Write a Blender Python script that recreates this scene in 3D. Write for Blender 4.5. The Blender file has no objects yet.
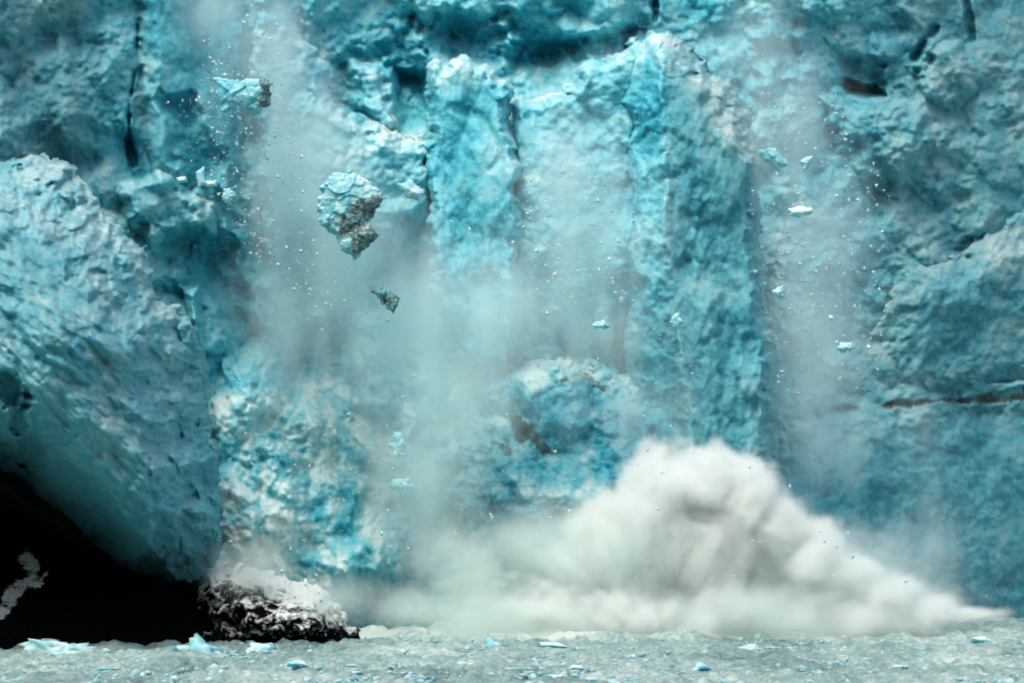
import bpy, math, random
import numpy as np

# ---------------------------------------------------------------- camera, light, exposure
C = bpy.context.scene
COL = C.collection
F = 3413.0            # focal length in pixels of a 1024 px wide frame
CAMZ = 15.0
HOR = 530.0           # row of the horizon
cam = bpy.data.cameras.new("camera"); camo = bpy.data.objects.new("camera", cam); COL.objects.link(camo)
camo.location = (0, 0, CAMZ); camo.rotation_euler = (math.radians(90), 0, 0)
cam.sensor_width = 36.0; cam.lens = 36.0 * F / 1024.0
cam.shift_y = (HOR - 341.5) / 1024.0
cam.clip_end = 6000; cam.clip_start = 1.0
C.camera = camo

SUN_EL, SUN_AZ = math.radians(56), math.radians(205)     # azimuth clockwise from +Y: behind the camera, to its left
world = bpy.data.worlds.new("World"); C.world = world; world.use_nodes = True
wn = world.node_tree; wn.nodes.clear()
sky = wn.nodes.new("ShaderNodeTexSky"); sky.sky_type = 'NISHITA'; sky.sun_disc = False
sky.sun_elevation = SUN_EL; sky.sun_rotation = SUN_AZ
sky.air_density = 1.0; sky.dust_density = 4.0; sky.ozone_density = 1.0
bg = wn.nodes.new("ShaderNodeBackground"); bg.inputs[1].default_value = 0.13
wo = wn.nodes.new("ShaderNodeOutputWorld")
wn.links.new(sky.outputs[0], bg.inputs[0]); wn.links.new(bg.outputs[0], wo.inputs[0])
sun = bpy.data.lights.new("sun", 'SUN'); sun.energy = 1.5; sun.angle = math.radians(35); sun.color = (1.0, 0.97, 0.92)
suno = bpy.data.objects.new("sun", sun); COL.objects.link(suno)
from mathutils import Vector
sd_ = Vector((math.sin(SUN_AZ) * math.cos(SUN_EL), math.cos(SUN_AZ) * math.cos(SUN_EL), math.sin(SUN_EL)))
suno.rotation_euler = sd_.to_track_quat('Z', 'Y').to_euler()
C.view_settings.view_transform = 'Standard'; C.view_settings.look = 'None'
C.view_settings.gamma = 1.0; C.view_settings.use_curve_mapping = False
C.view_settings.exposure = 0.5
C.cycles.use_denoising = True
C.cycles.max_bounces = 10; C.cycles.diffuse_bounces = 3; C.cycles.glossy_bounces = 2
C.cycles.volume_bounces = 10; C.cycles.transparent_max_bounces = 8
C.cycles.volume_step_rate = 1.5; C.cycles.volume_max_steps = 256
C.cycles.filter_width = 1.9

# ---------------------------------------------------------------- maths
def P(u, v, Y):
    """world point seen at pixel (u, v) at the distance Y"""
    return (u - 512.0) / F * Y, Y, CAMZ - (v - HOR) / F * Y

def _h(ix, iy, s):
    n = (ix.astype(np.int64) * 374761393 + iy.astype(np.int64) * 668265263 + s * 2147483647 + s * 9176263) & 0xffffffff
    n = ((n ^ (n >> 13)) * 1274126177) & 0xffffffff
    n = ((n ^ (n >> 16)) * 2246822519) & 0xffffffff
    n = n ^ (n >> 15)
    return (n & 0xffffff) / float(0xffffff)

def vnoise(x, y, s=0):
    ix = np.floor(x); iy = np.floor(y); fx = x - ix; fy = y - iy
    def g(dx, dy):
        a = _h(ix + dx, iy + dy, s) * 2 * np.pi
        return np.cos(a) * (fx - dx) + np.sin(a) * (fy - dy)
    wx = fx ** 3 * (fx * (fx * 6 - 15) + 10); wy = fy ** 3 * (fy * (fy * 6 - 15) + 10)
    a = g(0, 0) * (1 - wx) + g(1, 0) * wx; b = g(0, 1) * (1 - wx) + g(1, 1) * wx
    return (a * (1 - wy) + b * wy) * 1.5

def fbm(x, y, s=0, o=4, gain=0.5):
    t = 0; a = 1.0
    for k in range(o):
        t = t + a * vnoise(x + 17.3 * k, y - 9.1 * k, s + 13 * k); x = x * 2.03; y = y * 2.03; a *= gain
    return t

def ridged(x, y, s=0, o=4):
    t = 0; a = 1.0
    for k in range(o):
        t = t + a * (1 - 2 * np.abs(vnoise(x + 7.7 * k, y + 3.1 * k, s + 29 * k))); x = x * 2.07; y = y * 2.07; a *= 0.5
    return t

def billow(x, y, s=0, o=5, gain=0.55):
    """rounded lumps parted by creases"""
    t = 0; a = 1.0
    for k in range(o):
        t = t + a * (np.abs(vnoise(x + 5.1 * k, y + 8.3 * k, s + 37 * k)) * 2 - 0.5)
        ca, sa = math.cos(1.1), math.sin(1.1); x, y = (x * ca + y * sa) * 2.1, (-x * sa + y * ca) * 2.1; a *= gain
    return t

def blocks(x, y, s=0, ang=0.8, flat=0.26, side=1.7, tilt=1.1):
    """a pile of angular blocks, each turned and tilted its own way; highest one wins"""
    ix = np.floor(x); iy = np.floor(y); h = np.full(x.shape, -9.0)
    for dx in (-1, 0, 1):
        for dy in (-1, 0, 1):
            jx, jy = ix + dx, iy + dy
            rx = x - (jx + _h(jx, jy, s)); ry = y - (jy + _h(jx, jy, s + 5))
            th = (_h(jx, jy, s + 7) - 0.5) * 2 * ang; c, n = np.cos(th), np.sin(th)
            qx = rx * c + ry * n; qy = (-rx * n + ry * c) * (0.6 + 0.8 * _h(jx, jy, s + 9))
            tx = _h(jx, jy, s + 11) - 0.5; ty = _h(jx, jy, s + 19) - 0.3
            m = np.maximum(np.abs(qx), np.abs(qy)) * 0.7 + 0.3 * np.sqrt(qx * qx + qy * qy)
            h = np.maximum(h, 0.75 * _h(jx, jy, s + 23) + tilt * (tx * rx + ty * ry) - side * np.maximum(0, m - flat))
    return h

def facets(x, y, s=0, soft=26.0):
    """broken blocks: each cell is a tilted plane at its own level. returns level, distance to the cell's edge"""
    ix = np.floor(x); iy = np.floor(y)
    b1 = np.full(x.shape, 9.0); b2 = np.full(x.shape, 9.0); lv = np.zeros(x.shape); ws = np.full(x.shape, 1e-9)
    for dx in (-1, 0, 1):
        for dy in (-1, 0, 1):
            jx, jy = ix + dx, iy + dy
            rx = x - (jx + _h(jx, jy, s)); ry = y - (jy + _h(jx, jy, s + 5))
            d = np.sqrt(rx * rx + ry * ry)
            tx = _h(jx, jy, s + 11) - 0.5; ty = _h(jx, jy, s + 19) - 0.35
            l = (_h(jx, jy, s + 23) - 0.5) * 1.1 + 1.5 * tx * rx + 1.5 * ty * ry
            b2 = np.minimum(b2, np.maximum(b1, d)); b1 = np.minimum(b1, d)
            wt = np.exp(-soft * d * d); lv += wt * l; ws += wt
    return lv / ws, b2 - b1

def sdist(u, v, poly):
    """signed distance in pixels to a closed outline, positive inside"""
    n = len(poly); best = np.full(u.shape, 1e9); ins = np.zeros(u.shape, bool)
    for i in range(n):
        ax, ay = poly[i]; bx, by = poly[(i + 1) % n]
        ex, ey = bx - ax, by - ay; px, py = u - ax, v - ay
        t = np.clip((px * ex + py * ey) / (ex * ex + ey * ey + 1e-9), 0, 1)
        best = np.minimum(best, (px - ex * t) ** 2 + (py - ey * t) ** 2)
        c = ((ay > v) != (by > v)) & (u < (bx - ax) * (v - ay) / ((by - ay) if by != ay else 1e-9) + ax)
        ins ^= c
    d = np.sqrt(best)
    return np.where(ins, d, -d)

def ldist(u, v, line):
    best = np.full(u.shape, 1e9)
    for (ax, ay), (bx, by) in zip(line[:-1], line[1:]):
        ex, ey = bx - ax, by - ay; px, py = u - ax, v - ay
        t = np.clip((px * ex + py * ey) / (ex * ex + ey * ey + 1e-9), 0, 1)
        best = np.minimum(best, (px - ex * t) ** 2 + (py - ey * t) ** 2)
    return np.sqrt(best)

def sm(x, a, b):
    t = np.clip((x - a) / (b - a), 0, 1); return t * t * (3 - 2 * t)

def chunky(u, v, seed, blocky=1.0, stretch=1.0, angle=0.0, amp=1.0):
    """relief of broken ice in metres, positive towards the viewer; also fracture masks"""
    x = (u - 512) * 0.1465; z = (632 - v) * 0.1465
    ca, sa = math.cos(angle), math.sin(angle)
    x, z = x * ca + z * sa, -x * sa + z * ca
    z = z / stretch
    wx = fbm(x / 12, z / 12, seed + 1, 4, 0.55) * 1.8; wz = fbm(x / 12, z / 12, seed + 2, 4, 0.55) * 1.8
    X, Z = x + wx, z + wz
    b1 = blocks(X / 12, Z / 14, seed + 3)
    b2 = blocks(X / 5.2 + 3, Z / 6.0, seed + 4)
    b3 = blocks(x / 2.3 + wx * 0.2, z / 2.6 + 7, seed + 6, 1.5)
    b4 = blocks(x / 1.0, z / 1.05 + 3, seed + 7, 1.5)
    cl = sm(fbm(x / 16, z / 16, seed + 33, 3), -0.35, 0.45)            # rubble here, cleaner faces there
    r = ridged(X / 14, Z / 14, seed + 8, 2)
    rough = fbm(x / 7, z / 7, seed + 9, 7, 0.62)
    d = 1.6 * billow(X / 26, Z / 26, seed + 51, 2) + blocky * (4.6 * b1 + 2.3 * b2 + (0.35 + 0.9 * cl) * (1.25 * b3 + 0.58 * b4)) + 0.5 * r + 0.85 * rough
    return d * amp - 3.0 * blocky * amp, sm(b1, 0.0, 0.3), (b2 - 0.3) * 1.5, r + 0.6 * (cl - 0.5)

# ---------------------------------------------------------------- materials
def mat(name):
    m = bpy.data.materials.new(name); m.use_nodes = True; nt = m.node_tree
    return m, nt, nt.nodes["Principled BSDF"]

def ramp(nt, src, stops):
    r = nt.nodes.new("ShaderNodeValToRGB"); el = r.color_ramp.elements
    while len(el) < len(stops): el.new(0.5)
    for e, (p, c) in zip(el, stops): e.position = p; e.color = (*c, 1) if len(c) == 3 else c
    nt.links.new(src, r.inputs[0]); return r.outputs[0]

def ntex(nt, vec, scale, detail=5, rough=0.6, dist=0.0):
    n = nt.nodes.new("ShaderNodeTexNoise"); n.inputs["Scale"].default_value = scale
    n.inputs["Detail"].default_value = detail; n.inputs["Roughness"].default_value = rough
    n.inputs["Distortion"].default_value = dist
    if vec is not None: nt.links.new(vec, n.inputs["Vector"])
    return n.outputs[0]

def mth(nt, op, a, b=None, c=None, clamp=False):
    n = nt.nodes.new("ShaderNodeMath"); n.operation = op; n.use_clamp = clamp
    for i, s in enumerate((a, b, c)):
        if s is None: continue
        if isinstance(s, (int, float)): n.inputs[i].default_value = s
        else: nt.links.new(s, n.inputs[i])
    return n.outputs[0]

def mixc(nt, f, a, b, blend='MIX'):
    n = nt.nodes.new("ShaderNodeMix"); n.data_type = 'RGBA'; n.blend_type = blend
    for i, s in ((0, f), (6, a), (7, b)):
        if isinstance(s, (int, float)): n.inputs[i].default_value = s
        elif isinstance(s, tuple): n.inputs[i].default_value = (*s, 1)
        else: nt.links.new(s, n.inputs[i])
    return n.outputs[2]

def attr(nt, name):
    n = nt.nodes.new("ShaderNodeAttribute"); n.attribute_name = name; return n.outputs["Fac"]

def ice_material(name, deep, blue, crust, snow):
    m, nt, b = mat(name)
    g = nt.nodes.new("ShaderNodeTexCoord").outputs["Object"]
    n1 = ntex(nt, g, 0.09, 6, 0.62, 0.6); n2 = ntex(nt, g, 0.45, 6, 0.65, 0.5); n3 = ntex(nt, g, 2.2, 5, 0.7)
    mp = nt.nodes.new("ShaderNodeMapping"); mp.inputs["Scale"].default_value = (1.0, 1.0, 0.16); nt.links.new(g, mp.inputs[0])
    n4 = ntex(nt, mp.outputs[0], 0.7, 5, 0.65, 0.3)
    geo = nt.nodes.new("ShaderNodeNewGeometry"); sx = nt.nodes.new("ShaderNodeSeparateXYZ"); nt.links.new(geo.outputs["Normal"], sx.inputs[0])
    up = mth(nt, 'MULTIPLY', sx.outputs[2], 0.25)
    c = attr(nt, "crust")
    k = mth(nt, 'ADD', c, up)
    k = mth(nt, 'ADD', k, mth(nt, 'MULTIPLY_ADD', n1, 1.5, -0.78))
    k = mth(nt, 'ADD', k, mth(nt, 'MULTIPLY_ADD', n2, 1.0, -0.5))
    k = mth(nt, 'ADD', k, mth(nt, 'MULTIPLY_ADD', n3, 0.3, -0.15))
    k = mth(nt, 'ADD', k, mth(nt, 'MULTIPLY_ADD', n4, 0.5, -0.25))
    col = ramp(nt, k, [(0.0, deep), (0.3, blue), (0.68, crust), (1.0, snow)])
    si = attr(nt, "silt_shade")
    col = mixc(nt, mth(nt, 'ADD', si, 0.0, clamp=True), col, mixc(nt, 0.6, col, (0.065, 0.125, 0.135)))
    nb = ntex(nt, g, 0.16, 6, 0.65, 0.4)       # cave shade painted near black where the attribute runs high
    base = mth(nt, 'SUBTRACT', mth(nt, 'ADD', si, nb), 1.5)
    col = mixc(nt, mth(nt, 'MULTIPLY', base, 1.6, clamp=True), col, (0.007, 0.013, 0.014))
    # dirt that melted out of the ice
    d = attr(nt, "dirt"); nd = ntex(nt, g, 0.9, 7, 0.75, 0.6)
    dm = mth(nt, 'MULTIPLY', mth(nt, 'SUBTRACT', mth(nt, 'ADD', d, mth(nt, 'MULTIPLY_ADD', nd, 2.2, -0.6)), 0.95), 2.5, clamp=True)
    dm = mth(nt, 'MULTIPLY', dm, 0.85)
    col = mixc(nt, dm, col, (0.06, 0.045, 0.03))
    nt.links.new(col, b.inputs["Base Color"])
    b.inputs["Roughness"].default_value = 0.75; b.inputs["Specular IOR Level"].default_value = 0.12
    b.inputs["Subsurface Weight"].default_value = 0.75; b.inputs["Subsurface Radius"].default_value = (0.35, 1.0, 1.15)
    b.inputs["Subsurface Scale"].default_value = 1.1
    bp = nt.nodes.new("ShaderNodeBump"); bp.inputs["Strength"].default_value = 0.3; bp.inputs["Distance"].default_value = 0.4
    hsum = mth(nt, 'ADD', n2, mth(nt, 'MULTIPLY', n3, 0.4)); nt.links.new(hsum, bp.inputs["Height"])
    nt.links.new(bp.outputs[0], b.inputs["Normal"])
    return m

ICE = ice_material("glacier_ice", (0.022, 0.270, 0.360), (0.100, 0.460, 0.535), (0.265, 0.550, 0.575), (0.58, 0.72, 0.70))

def rock_material():
    m, nt, b = mat("snowy_dark_rock")
    g = nt.nodes.new("ShaderNodeTexCoord").outputs["Object"]
    s = attr(nt, "crust"); n = ntex(nt, g, 0.5, 8, 0.72, 0.3); n2 = ntex(nt, g, 2.0, 5, 0.7)
    k = mth(nt, 'ADD', s, mth(nt, 'MULTIPLY_ADD', n, 2.4, -1.2))
    k = mth(nt, 'ADD', k, mth(nt, 'MULTIPLY_ADD', n2, 0.5, -0.25))
    rock = ramp(nt, n2, [(0.3, (0.0008, 0.001, 0.001)), (0.7, (0.005, 0.006, 0.0055))])
    sn = ramp(nt, k, [(0.38, (0, 0, 0)), (0.66, (1, 1, 1))])
    col = mixc(nt, sn, rock, (0.74, 0.79, 0.74))
    nt.links.new(col, b.inputs["Base Color"]); b.inputs["Roughness"].default_value = 0.9
    b.inputs["Specular IOR Level"].default_value = 0.0
    bp = nt.nodes.new("ShaderNodeBump"); bp.inputs["Strength"].default_value = 0.7; bp.inputs["Distance"].default_value = 0.4
    nt.links.new(n2, bp.inputs["Height"]); nt.links.new(bp.outputs[0], b.inputs["Normal"])
    return m
ROCK = rock_material()

# ---------------------------------------------------------------- mesh helpers
def tag(o, label=None, cat=None, group=None, kind=None):
    if label: o["label"] = label
    if cat: o["category"] = cat
    if group: o["group"] = group
    if kind: o["kind"] = kind
    return o

def mesh_np(name, co, faces, m, attrs=None, smooth=True):
    me = bpy.data.meshes.new(name); nv, nf = len(co), len(faces); w = faces.shape[1]
    me.vertices.add(nv); me.vertices.foreach_set("co", co.astype(np.float32).ravel())
    me.loops.add(nf * w); me.loops.foreach_set("vertex_index", faces.astype(np.int32).ravel())
    me.polygons.add(nf); me.polygons.foreach_set("loop_start", np.arange(0, nf * w, w, dtype=np.int32))
    if smooth: me.polygons.foreach_set("use_smooth", np.ones(nf, bool))
    for k, a in (attrs or {}).items():
        at = me.attributes.new(k, 'FLOAT', 'POINT'); at.data.foreach_set("value", a.astype(np.float32).ravel())
    me.update(calc_edges=True); me.validate(); me.materials.append(m)
    return me

def grid_faces(nv, nu, keep=None):
    i = np.arange(nv * nu).reshape(nv, nu)
    f = np.stack([i[:-1, :-1], i[1:, :-1], i[1:, 1:], i[:-1, 1:]], -1).reshape(-1, 4)
    if keep is not None:
        k = keep.ravel(); f = f[k[f].all(1)]
    return f

def link(name, me, origin=None):
    if origin is not None:
        n = len(me.vertices); a = np.empty(n * 3, np.float32); me.vertices.foreach_get("co", a)
        a = a.reshape(-1, 3) - np.array(origin, np.float32); me.vertices.foreach_set("co", a.ravel()); me.update()
    o = bpy.data.objects.new(name, me); COL.objects.link(o)
    if origin is not None: o.location = origin
    return o

def sheet(name, u0, u1, v0, v1, step, fn, m, origin=None):
    """a relief seen as rows and columns; fn(u, v) -> Y, crust, dirt, keep"""
    us = np.arange(u0, u1 + 1e-6, step); vs = np.arange(v0, v1 + 1e-6, step)
    u, v = np.meshgrid(us, vs)
    Y, crust, dirt, keep, silt_shade, _ = fn(u, v)
    x, y, z = P(u, v, Y); silt_shade = np.zeros(u.shape) + silt_shade
    f = grid_faces(len(vs), len(us), keep)
    used = np.zeros(u.size, bool); used[f.ravel()] = True
    idx = np.cumsum(used) - 1
    co = np.stack([x, y, z], -1).reshape(-1, 3)[used]
    me = mesh_np(name, co, idx[f], m, {"crust": crust.ravel()[used], "dirt": dirt.ravel()[used], "silt_shade": silt_shade.ravel()[used]})
    return link(name, me, origin)

def Y0(u):
    return np.interp(u, [-400, 0, 160, 300, 450, 620, 780, 1000, 1500], [400, 446, 470, 492, 503, 506, 524, 560, 640])

def blur(a, sig):
    k = np.arange(-int(3 * sig) - 1, int(3 * sig) + 2); w = np.exp(-0.5 * (k / sig) ** 2); w /= w.sum(); n = len(k) // 2
    p = np.pad(a, n, mode='edge'); t = sum(w[i] * p[i:i + a.shape[0], :] for i in range(len(k)))
    return sum(w[i] * t[:, i:i + a.shape[1]] for i in range(len(k)))

def base_depth(u, v):
    return Y0(u) + np.clip(632 - v, -60, 1000) * 0.035

def wall_fn(u, v):
    Y = base_depth(u, v)
    dd = np.zeros(u.shape); cr = np.full(u.shape, 0.42); dirt = np.zeros(u.shape)
    w = fbm(u / 60, v / 60, 3, 4) * 12 + fbm(u / 14, v / 14, 4, 3) * 3.5      # ragged outlines
    def bump(poly, off, width, crust=None, p=0.6, soft=None, jag=1.0):
        nonlocal dd, cr
        s = sdist(u, v, poly) + w * jag
        k = np.clip(s / width, 0, 1) ** p
        dd = dd + off * k
        if crust is not None: cr = cr + crust * sm(s, -4, soft or width)
    # upper left broken wall
    bump([(-300, -200), (128, -200), (134, 60), (130, 150), (60, 176), (-300, 120)], 5, 60, 0.0)
    # tall crack between broken wall and slab
    s = ldist(u, v, [(139, -200), (137, 60), (128, 110), (131, 165)]) + w * 0.35 + 1.2 - 3.5 * fbm(u / 9, v / 30, 66, 2)
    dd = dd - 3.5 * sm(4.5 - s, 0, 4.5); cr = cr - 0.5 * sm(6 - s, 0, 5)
    # slab
    bump([(141, -200), (262, -200), (256, 60), (240, 150), (232, 200), (160, 190), (142, 150)], 6, 18, -0.14, jag=0.5)
    bump([(160, 92), (196, 96), (226, 160), (222, 196), (186, 198), (165, 150)], -4, 22, -0.34)
    # stepped blocks under the slab
    bump([(118, 182), (160, 172), (200, 190), (214, 232), (150, 250), (122, 222)], 7, 14, 0.02, jag=0.6)
    bump([(140, 215), (235, 235), (262, 330), (240, 370), (205, 300), (165, 260)], -5, 30, -0.2)
    bump([(185, 292), (198, 286), (206, 330), (214, 420), (208, 520), (190, 440)], 10, 10, -0.02, jag=0.3)
    # crumbly light ridge running down from the top
    # recesses at the top centre
    bump([(320, -40), (410, -60), (430, 80), (428, 136), (396, 132), (350, 116), (322, 70), (316, 40)], -8, 24, -0.08)
    bump([(395, 70), (428, 72), (430, 132), (398, 132)], -5, 9, -0.3, jag=0.5)
    bump([(350, 62), (386, 60), (394, 100), (398, 128), (352, 112)], 8, 12, 0.05)
    bump([(402, 10), (470, 14), (520, 34), (600, 24), (640, 30), (606, 58), (574, 84), (545, 100), (500, 84), (430, 66)], -8, 26, -0.12)
    bump([(500, 10), (560, 24), (600, 32), (575, 62), (545, 66), (505, 50)], -4, 14, -0.16)
    bump([(470, -200), (660, -200), (650, 20), (600, 26), (520, 10)], 5, 30, 0.0)
    s = ldist(u, v, [(657, -60), (655, 20)]) + w * 0.4
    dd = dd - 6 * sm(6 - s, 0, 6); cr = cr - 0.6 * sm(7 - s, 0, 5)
    # shoulder between slab and column
    # notch right of the great column and upper right wall
    bump([(735, -60), (800, -60), (800, 70), (770, 80), (740, 30)], 6, 30, 0.12)
    bump([(756, 40), (795, 28), (812, 52), (800, 70), (782, 72), (762, 58)], -5, 16, -0.1, jag=1.0)
    bump([(842, 78), (860, 84), (884, 90), (886, 96), (868, 98), (848, 92)], -10, 8, -0.35, jag=0.5)
    bump([(836, 52), (884, 66), (884, 88), (846, 80)], -5, 14, -0.1)
    s = ldist(u, v, [(958, -60), (972, 40)]) + w * 0.2
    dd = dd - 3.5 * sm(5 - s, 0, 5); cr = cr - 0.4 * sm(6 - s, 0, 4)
    s = ldist(u, v, [(934, 30), (914, 58)]) + w * 0.2
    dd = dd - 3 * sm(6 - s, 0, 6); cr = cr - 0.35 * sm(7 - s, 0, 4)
    bump([(925, 34), (960, 38), (975, 90), (950, 112), (905, 80)], 6, 14, 0.05)
    bump([(818, 96), (880, 98), (930, 110), (960, 140), (900, 200), (838, 150)], 6, 30, 0.02)
    # dark crack right of the column foot
    s = ldist(u, v, [(758, 290), (764, 352)]) + w * 0.3
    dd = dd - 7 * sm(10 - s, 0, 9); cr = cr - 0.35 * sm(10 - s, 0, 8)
    # lower centre
    bump([(205, 390), (260, 350), (330, 370), (350, 300), (395, 310), (410, 400), (430, 470), (420, 560), (360, 620), (300, 600), (215, 560)], 7, 50, 0.22)
    bump([(346, 312), (392, 308), (402, 360), (398, 420), (350, 410)], 5, 14, 0.0, jag=0.4)
    bump([(388, 430), (416, 424), (422, 500), (380, 506), (384, 460)], 5, 10, 0.05, jag=0.4)
    bump([(560, 410), (660, 395), (690, 470), (640, 500), (580, 490)], -2, 30, -0.25)
    bump([(345, 530), (420, 520), (470, 560), (420, 600), (355, 590)], 2, 30, -0.22)
    # right lower wall, smoother and bluer
    bump([(780, 420), (1300, 400), (1300, 640), (780, 640)], 3, 60, -0.16)
    bump([(690, 360), (780, 380), (800, 620), (690, 620)], 2, 40, 0.0)
    sf = sdist(u, v, [(200, 560), (216, 520), (262, 535), (320, 580), (350, 620), (210, 620)]) + w
    cr = cr + 0.5 * sm(sf, -14, 20)
    # soft cavity near right edge
    bump([(980, 372), (1024, 368), (1200, 366), (1200, 384), (986, 384)], -7, 10, -0.35, jag=0.3)
    c, e1, f2, r = chunky(u, v, 10)
    # the relief is calmer on the cut slabs and at the foot of the wall
    calm = sm(sdist(u, v, [(141, -200), (262, -200), (245, 190), (142, 180)]), -10, 20) * 0.72 \
        + sm(sdist(u, v, [(780, 430), (1300, 410), (1300, 660), (780, 660)]), -20, 40) * 0.45
    c = c * (1 - np.clip(calm, 0, 0.9)) * (1 + 0.5 * sm(sdist(u, v, [(200, 380), (330, 340), (480, 360), (480, 640), (210, 640)]), -30, 40))
    s1, _, _, _ = chunky(u, v, 60, 0.7, 3.0, 0.0, 0.5)
    low = sm(v, 380, 470)
    dd = dd + c * (1 - 0.35 * low) + s1 * (0.3 + 0.7 * low)
    cr = cr + 0.10 * np.clip(f2, -1, 1) + 0.07 * r - 0.12 * (1 - e1)
    cr = cr + 0.14 * sm(ldist(u, v, [(420, 300), (470, 420), (380, 520)]), 260, 40)
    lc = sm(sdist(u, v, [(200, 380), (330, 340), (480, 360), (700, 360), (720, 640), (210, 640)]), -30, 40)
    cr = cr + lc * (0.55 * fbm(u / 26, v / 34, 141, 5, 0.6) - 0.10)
    # band of dirt on the right
    s = ldist(u, v, [(806, 418), (845, 409), (880, 407), (900, 402), (915, 404), (940, 400), (965, 402), (1024, 392), (1300, 380)]) + w * 0.45
    dirt = dirt + 1.0 * sm(9 - s, 0, 8) * sm(fbm(u / 22, v / 40, 91, 3), -0.9, 0.05) * sm(u, 790, 850); dd = dd - 1.2 * sm(6 - s, 0, 5) * sm(u, 790, 850)
    dirt = dirt + 0.1 * sm(10 - ldist(u, v, [(770, 20), (790, 30)]), 0, 9)
    # keep the dark cave clear at lower left: the wall retreats
    s = sdist(u, v, [(-400, 470), (0, 500), (120, 585), (200, 600), (215, 700), (-400, 700)])
    dd = dd - 42 * sm(s, -14, 20)
    silt_shade = sm(u, 740, 940) * 0.85 + 0.35 * sm(u, 330, 200) * sm(v, 420, 300) + sm(130 - u, 0, 60) * sm(190 - v, 0, 40) * 0.6  # silty grey ice, with vignette darkness painted in towards the sides
    silt_shade = silt_shade + 1.9 * sm(v - np.interp(u, [-300, 0, 60, 110, 205], [430, 455, 510, 550, 590]), -90, 20) * sm(u, 225, 195)  # shade of the cave painted into the ice around it
    return blur(Y - dd, 0.8), cr, dirt, None, silt_shade, 0

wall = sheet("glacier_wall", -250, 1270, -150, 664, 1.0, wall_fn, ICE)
tag(wall, "broken turquoise glacier front rising over the water behind falling spray", "glacier", kind="structure")

# plateau of ice behind the top of the wall
def plateau():
    us = np.linspace(-250, 1270, 160); t = np.linspace(0, 1, 60)
    U, T = np.meshgrid(us, t)
    Yt = base_depth(U, np.full(U.shape, -150.0))
    x0, _, z0 = P(U, -150.0, Yt)
    y = Yt - 4 + T * 700; x = x0 * (1 + T * 0.8)
    z = z0 - 1.5 + T * 60 + ridged(x / 25, y / 25, 5, 5) * 4 * np.minimum(1, T * 10)
    co = np.stack([x, y, z], -1).reshape(-1, 3)
    me = mesh_np("glacier_top", co, grid_faces(60, 160)[:, ::-1], ICE, {"crust": np.full(co.shape[0], 0.75), "dirt": np.zeros(co.shape[0])})
    tag(link("glacier_top", me), kind="structure")
plateau()

# ---------------------------------------------------------------- large bodies of ice standing out of the wall
def mass(name, poly, yfront, ydepth, width, seed, label, cat, m=ICE, crust=0.4, blocky=1.0, stretch=1.0, angle=0.0,
         amp=1.0, p=0.5, jag=1.0, extra=None, step=1.0, group=None, silt_shade=0.0, kw=1.0, cmin=0.3):
    us = [q[0] for q in poly]; vs = [q[1] for q in poly]
    pad = 26
    def fn(u, v):
        w = (fbm(u / 46, v / 46, seed, 4) * 10 + fbm(u / 11, v / 11, seed + 1, 3) * 3.2) * jag
        f_, e_ = facets(u / 15, v / 15, seed + 2); w = w + f_ * 4.5 * jag
        s = sdist(u, v, poly) + w
        k = np.clip((s - (1 - kw) * w) / width, 0, 1) ** p
        yf = yfront(u, v) if callable(yfront) else np.full(u.shape, float(yfront))
        c, e1, f2, r = chunky(u, v, seed + 40, blocky, stretch, angle, amp)
        Y = yf + ydepth * (1 - k) - c * np.clip(k * 1.4, cmin, 1)
        cr = np.full(u.shape, crust) + 0.10 * np.clip(f2, -1, 1) + 0.07 * r - 0.12 * (1 - e1)
        dirt = np.zeros(u.shape)
        if extra:
            Y, cr, dirt = extra(u, v, s, w, Y, cr, dirt)
        return blur(Y, 0.7), cr, dirt, s > -3, (silt_shade(u, v) if callable(silt_shade) else silt_shade), 0
    o = sheet(name, min(us) - pad, max(us) + pad, min(vs) - pad, max(vs) + pad, step, fn, m)
    # origin at the foot of the mass
    return tag(o, label, cat, group)

# left bluff, near, its underside overhangs the dark cave
def bluff_extra(u, v, s, w, Y, cr, dirt):
    # bright crumbled shoulder along the upper edge, bulging belly, undercut foot
    sh = ldist(u, v, [(-200, 130), (0, 170), (70, 200), (130, 262), (172, 330), (196, 420)])
    cr = cr + 0.15 * sm(95 - sh, 0, 90)
    Y = Y - 9 * np.exp(-((u - 60) / 120.0) ** 2 - ((v - 330) / 90.0) ** 2)
    under = ldist(u, v, [(-300, 480), (0, 505), (60, 548), (110, 592), (205, 606)])
    Y = Y + 36 * sm(105 - under, 0, 105) ** 1.3
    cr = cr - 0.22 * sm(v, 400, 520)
    s2 = ldist(u, v, [(-60, 372), (8, 380), (20, 430), (36, 470)]) + w
    Y = Y + 5 * sm(14 - s2, 0, 12); cr = cr - 0.25 * sm(14 - s2, 0, 10)
    return Y, cr, dirt
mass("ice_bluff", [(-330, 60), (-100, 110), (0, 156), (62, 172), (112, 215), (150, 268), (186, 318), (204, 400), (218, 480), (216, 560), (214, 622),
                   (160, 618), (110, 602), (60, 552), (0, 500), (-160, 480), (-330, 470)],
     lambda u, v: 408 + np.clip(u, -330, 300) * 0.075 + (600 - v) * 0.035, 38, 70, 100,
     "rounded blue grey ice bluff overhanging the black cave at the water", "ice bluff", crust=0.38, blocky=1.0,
     stretch=1.9, angle=0.75, p=0.72, jag=1.35, kw=0.6, cmin=0.85, silt_shade=lambda u, v: 0.75 - 0.2 * sm(v, 300, 200) + 1.1 * sm(v - np.interp(u, [-300, 0, 60, 110, 205], [455, 486, 548, 602, 622]) + 14 * fbm(u / 25, v / 25, 5, 4), -85, 12) * sm(u, 330, 150), extra=bluff_extra)  # grey ice, painted darker down to the hem as cave shade

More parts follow.
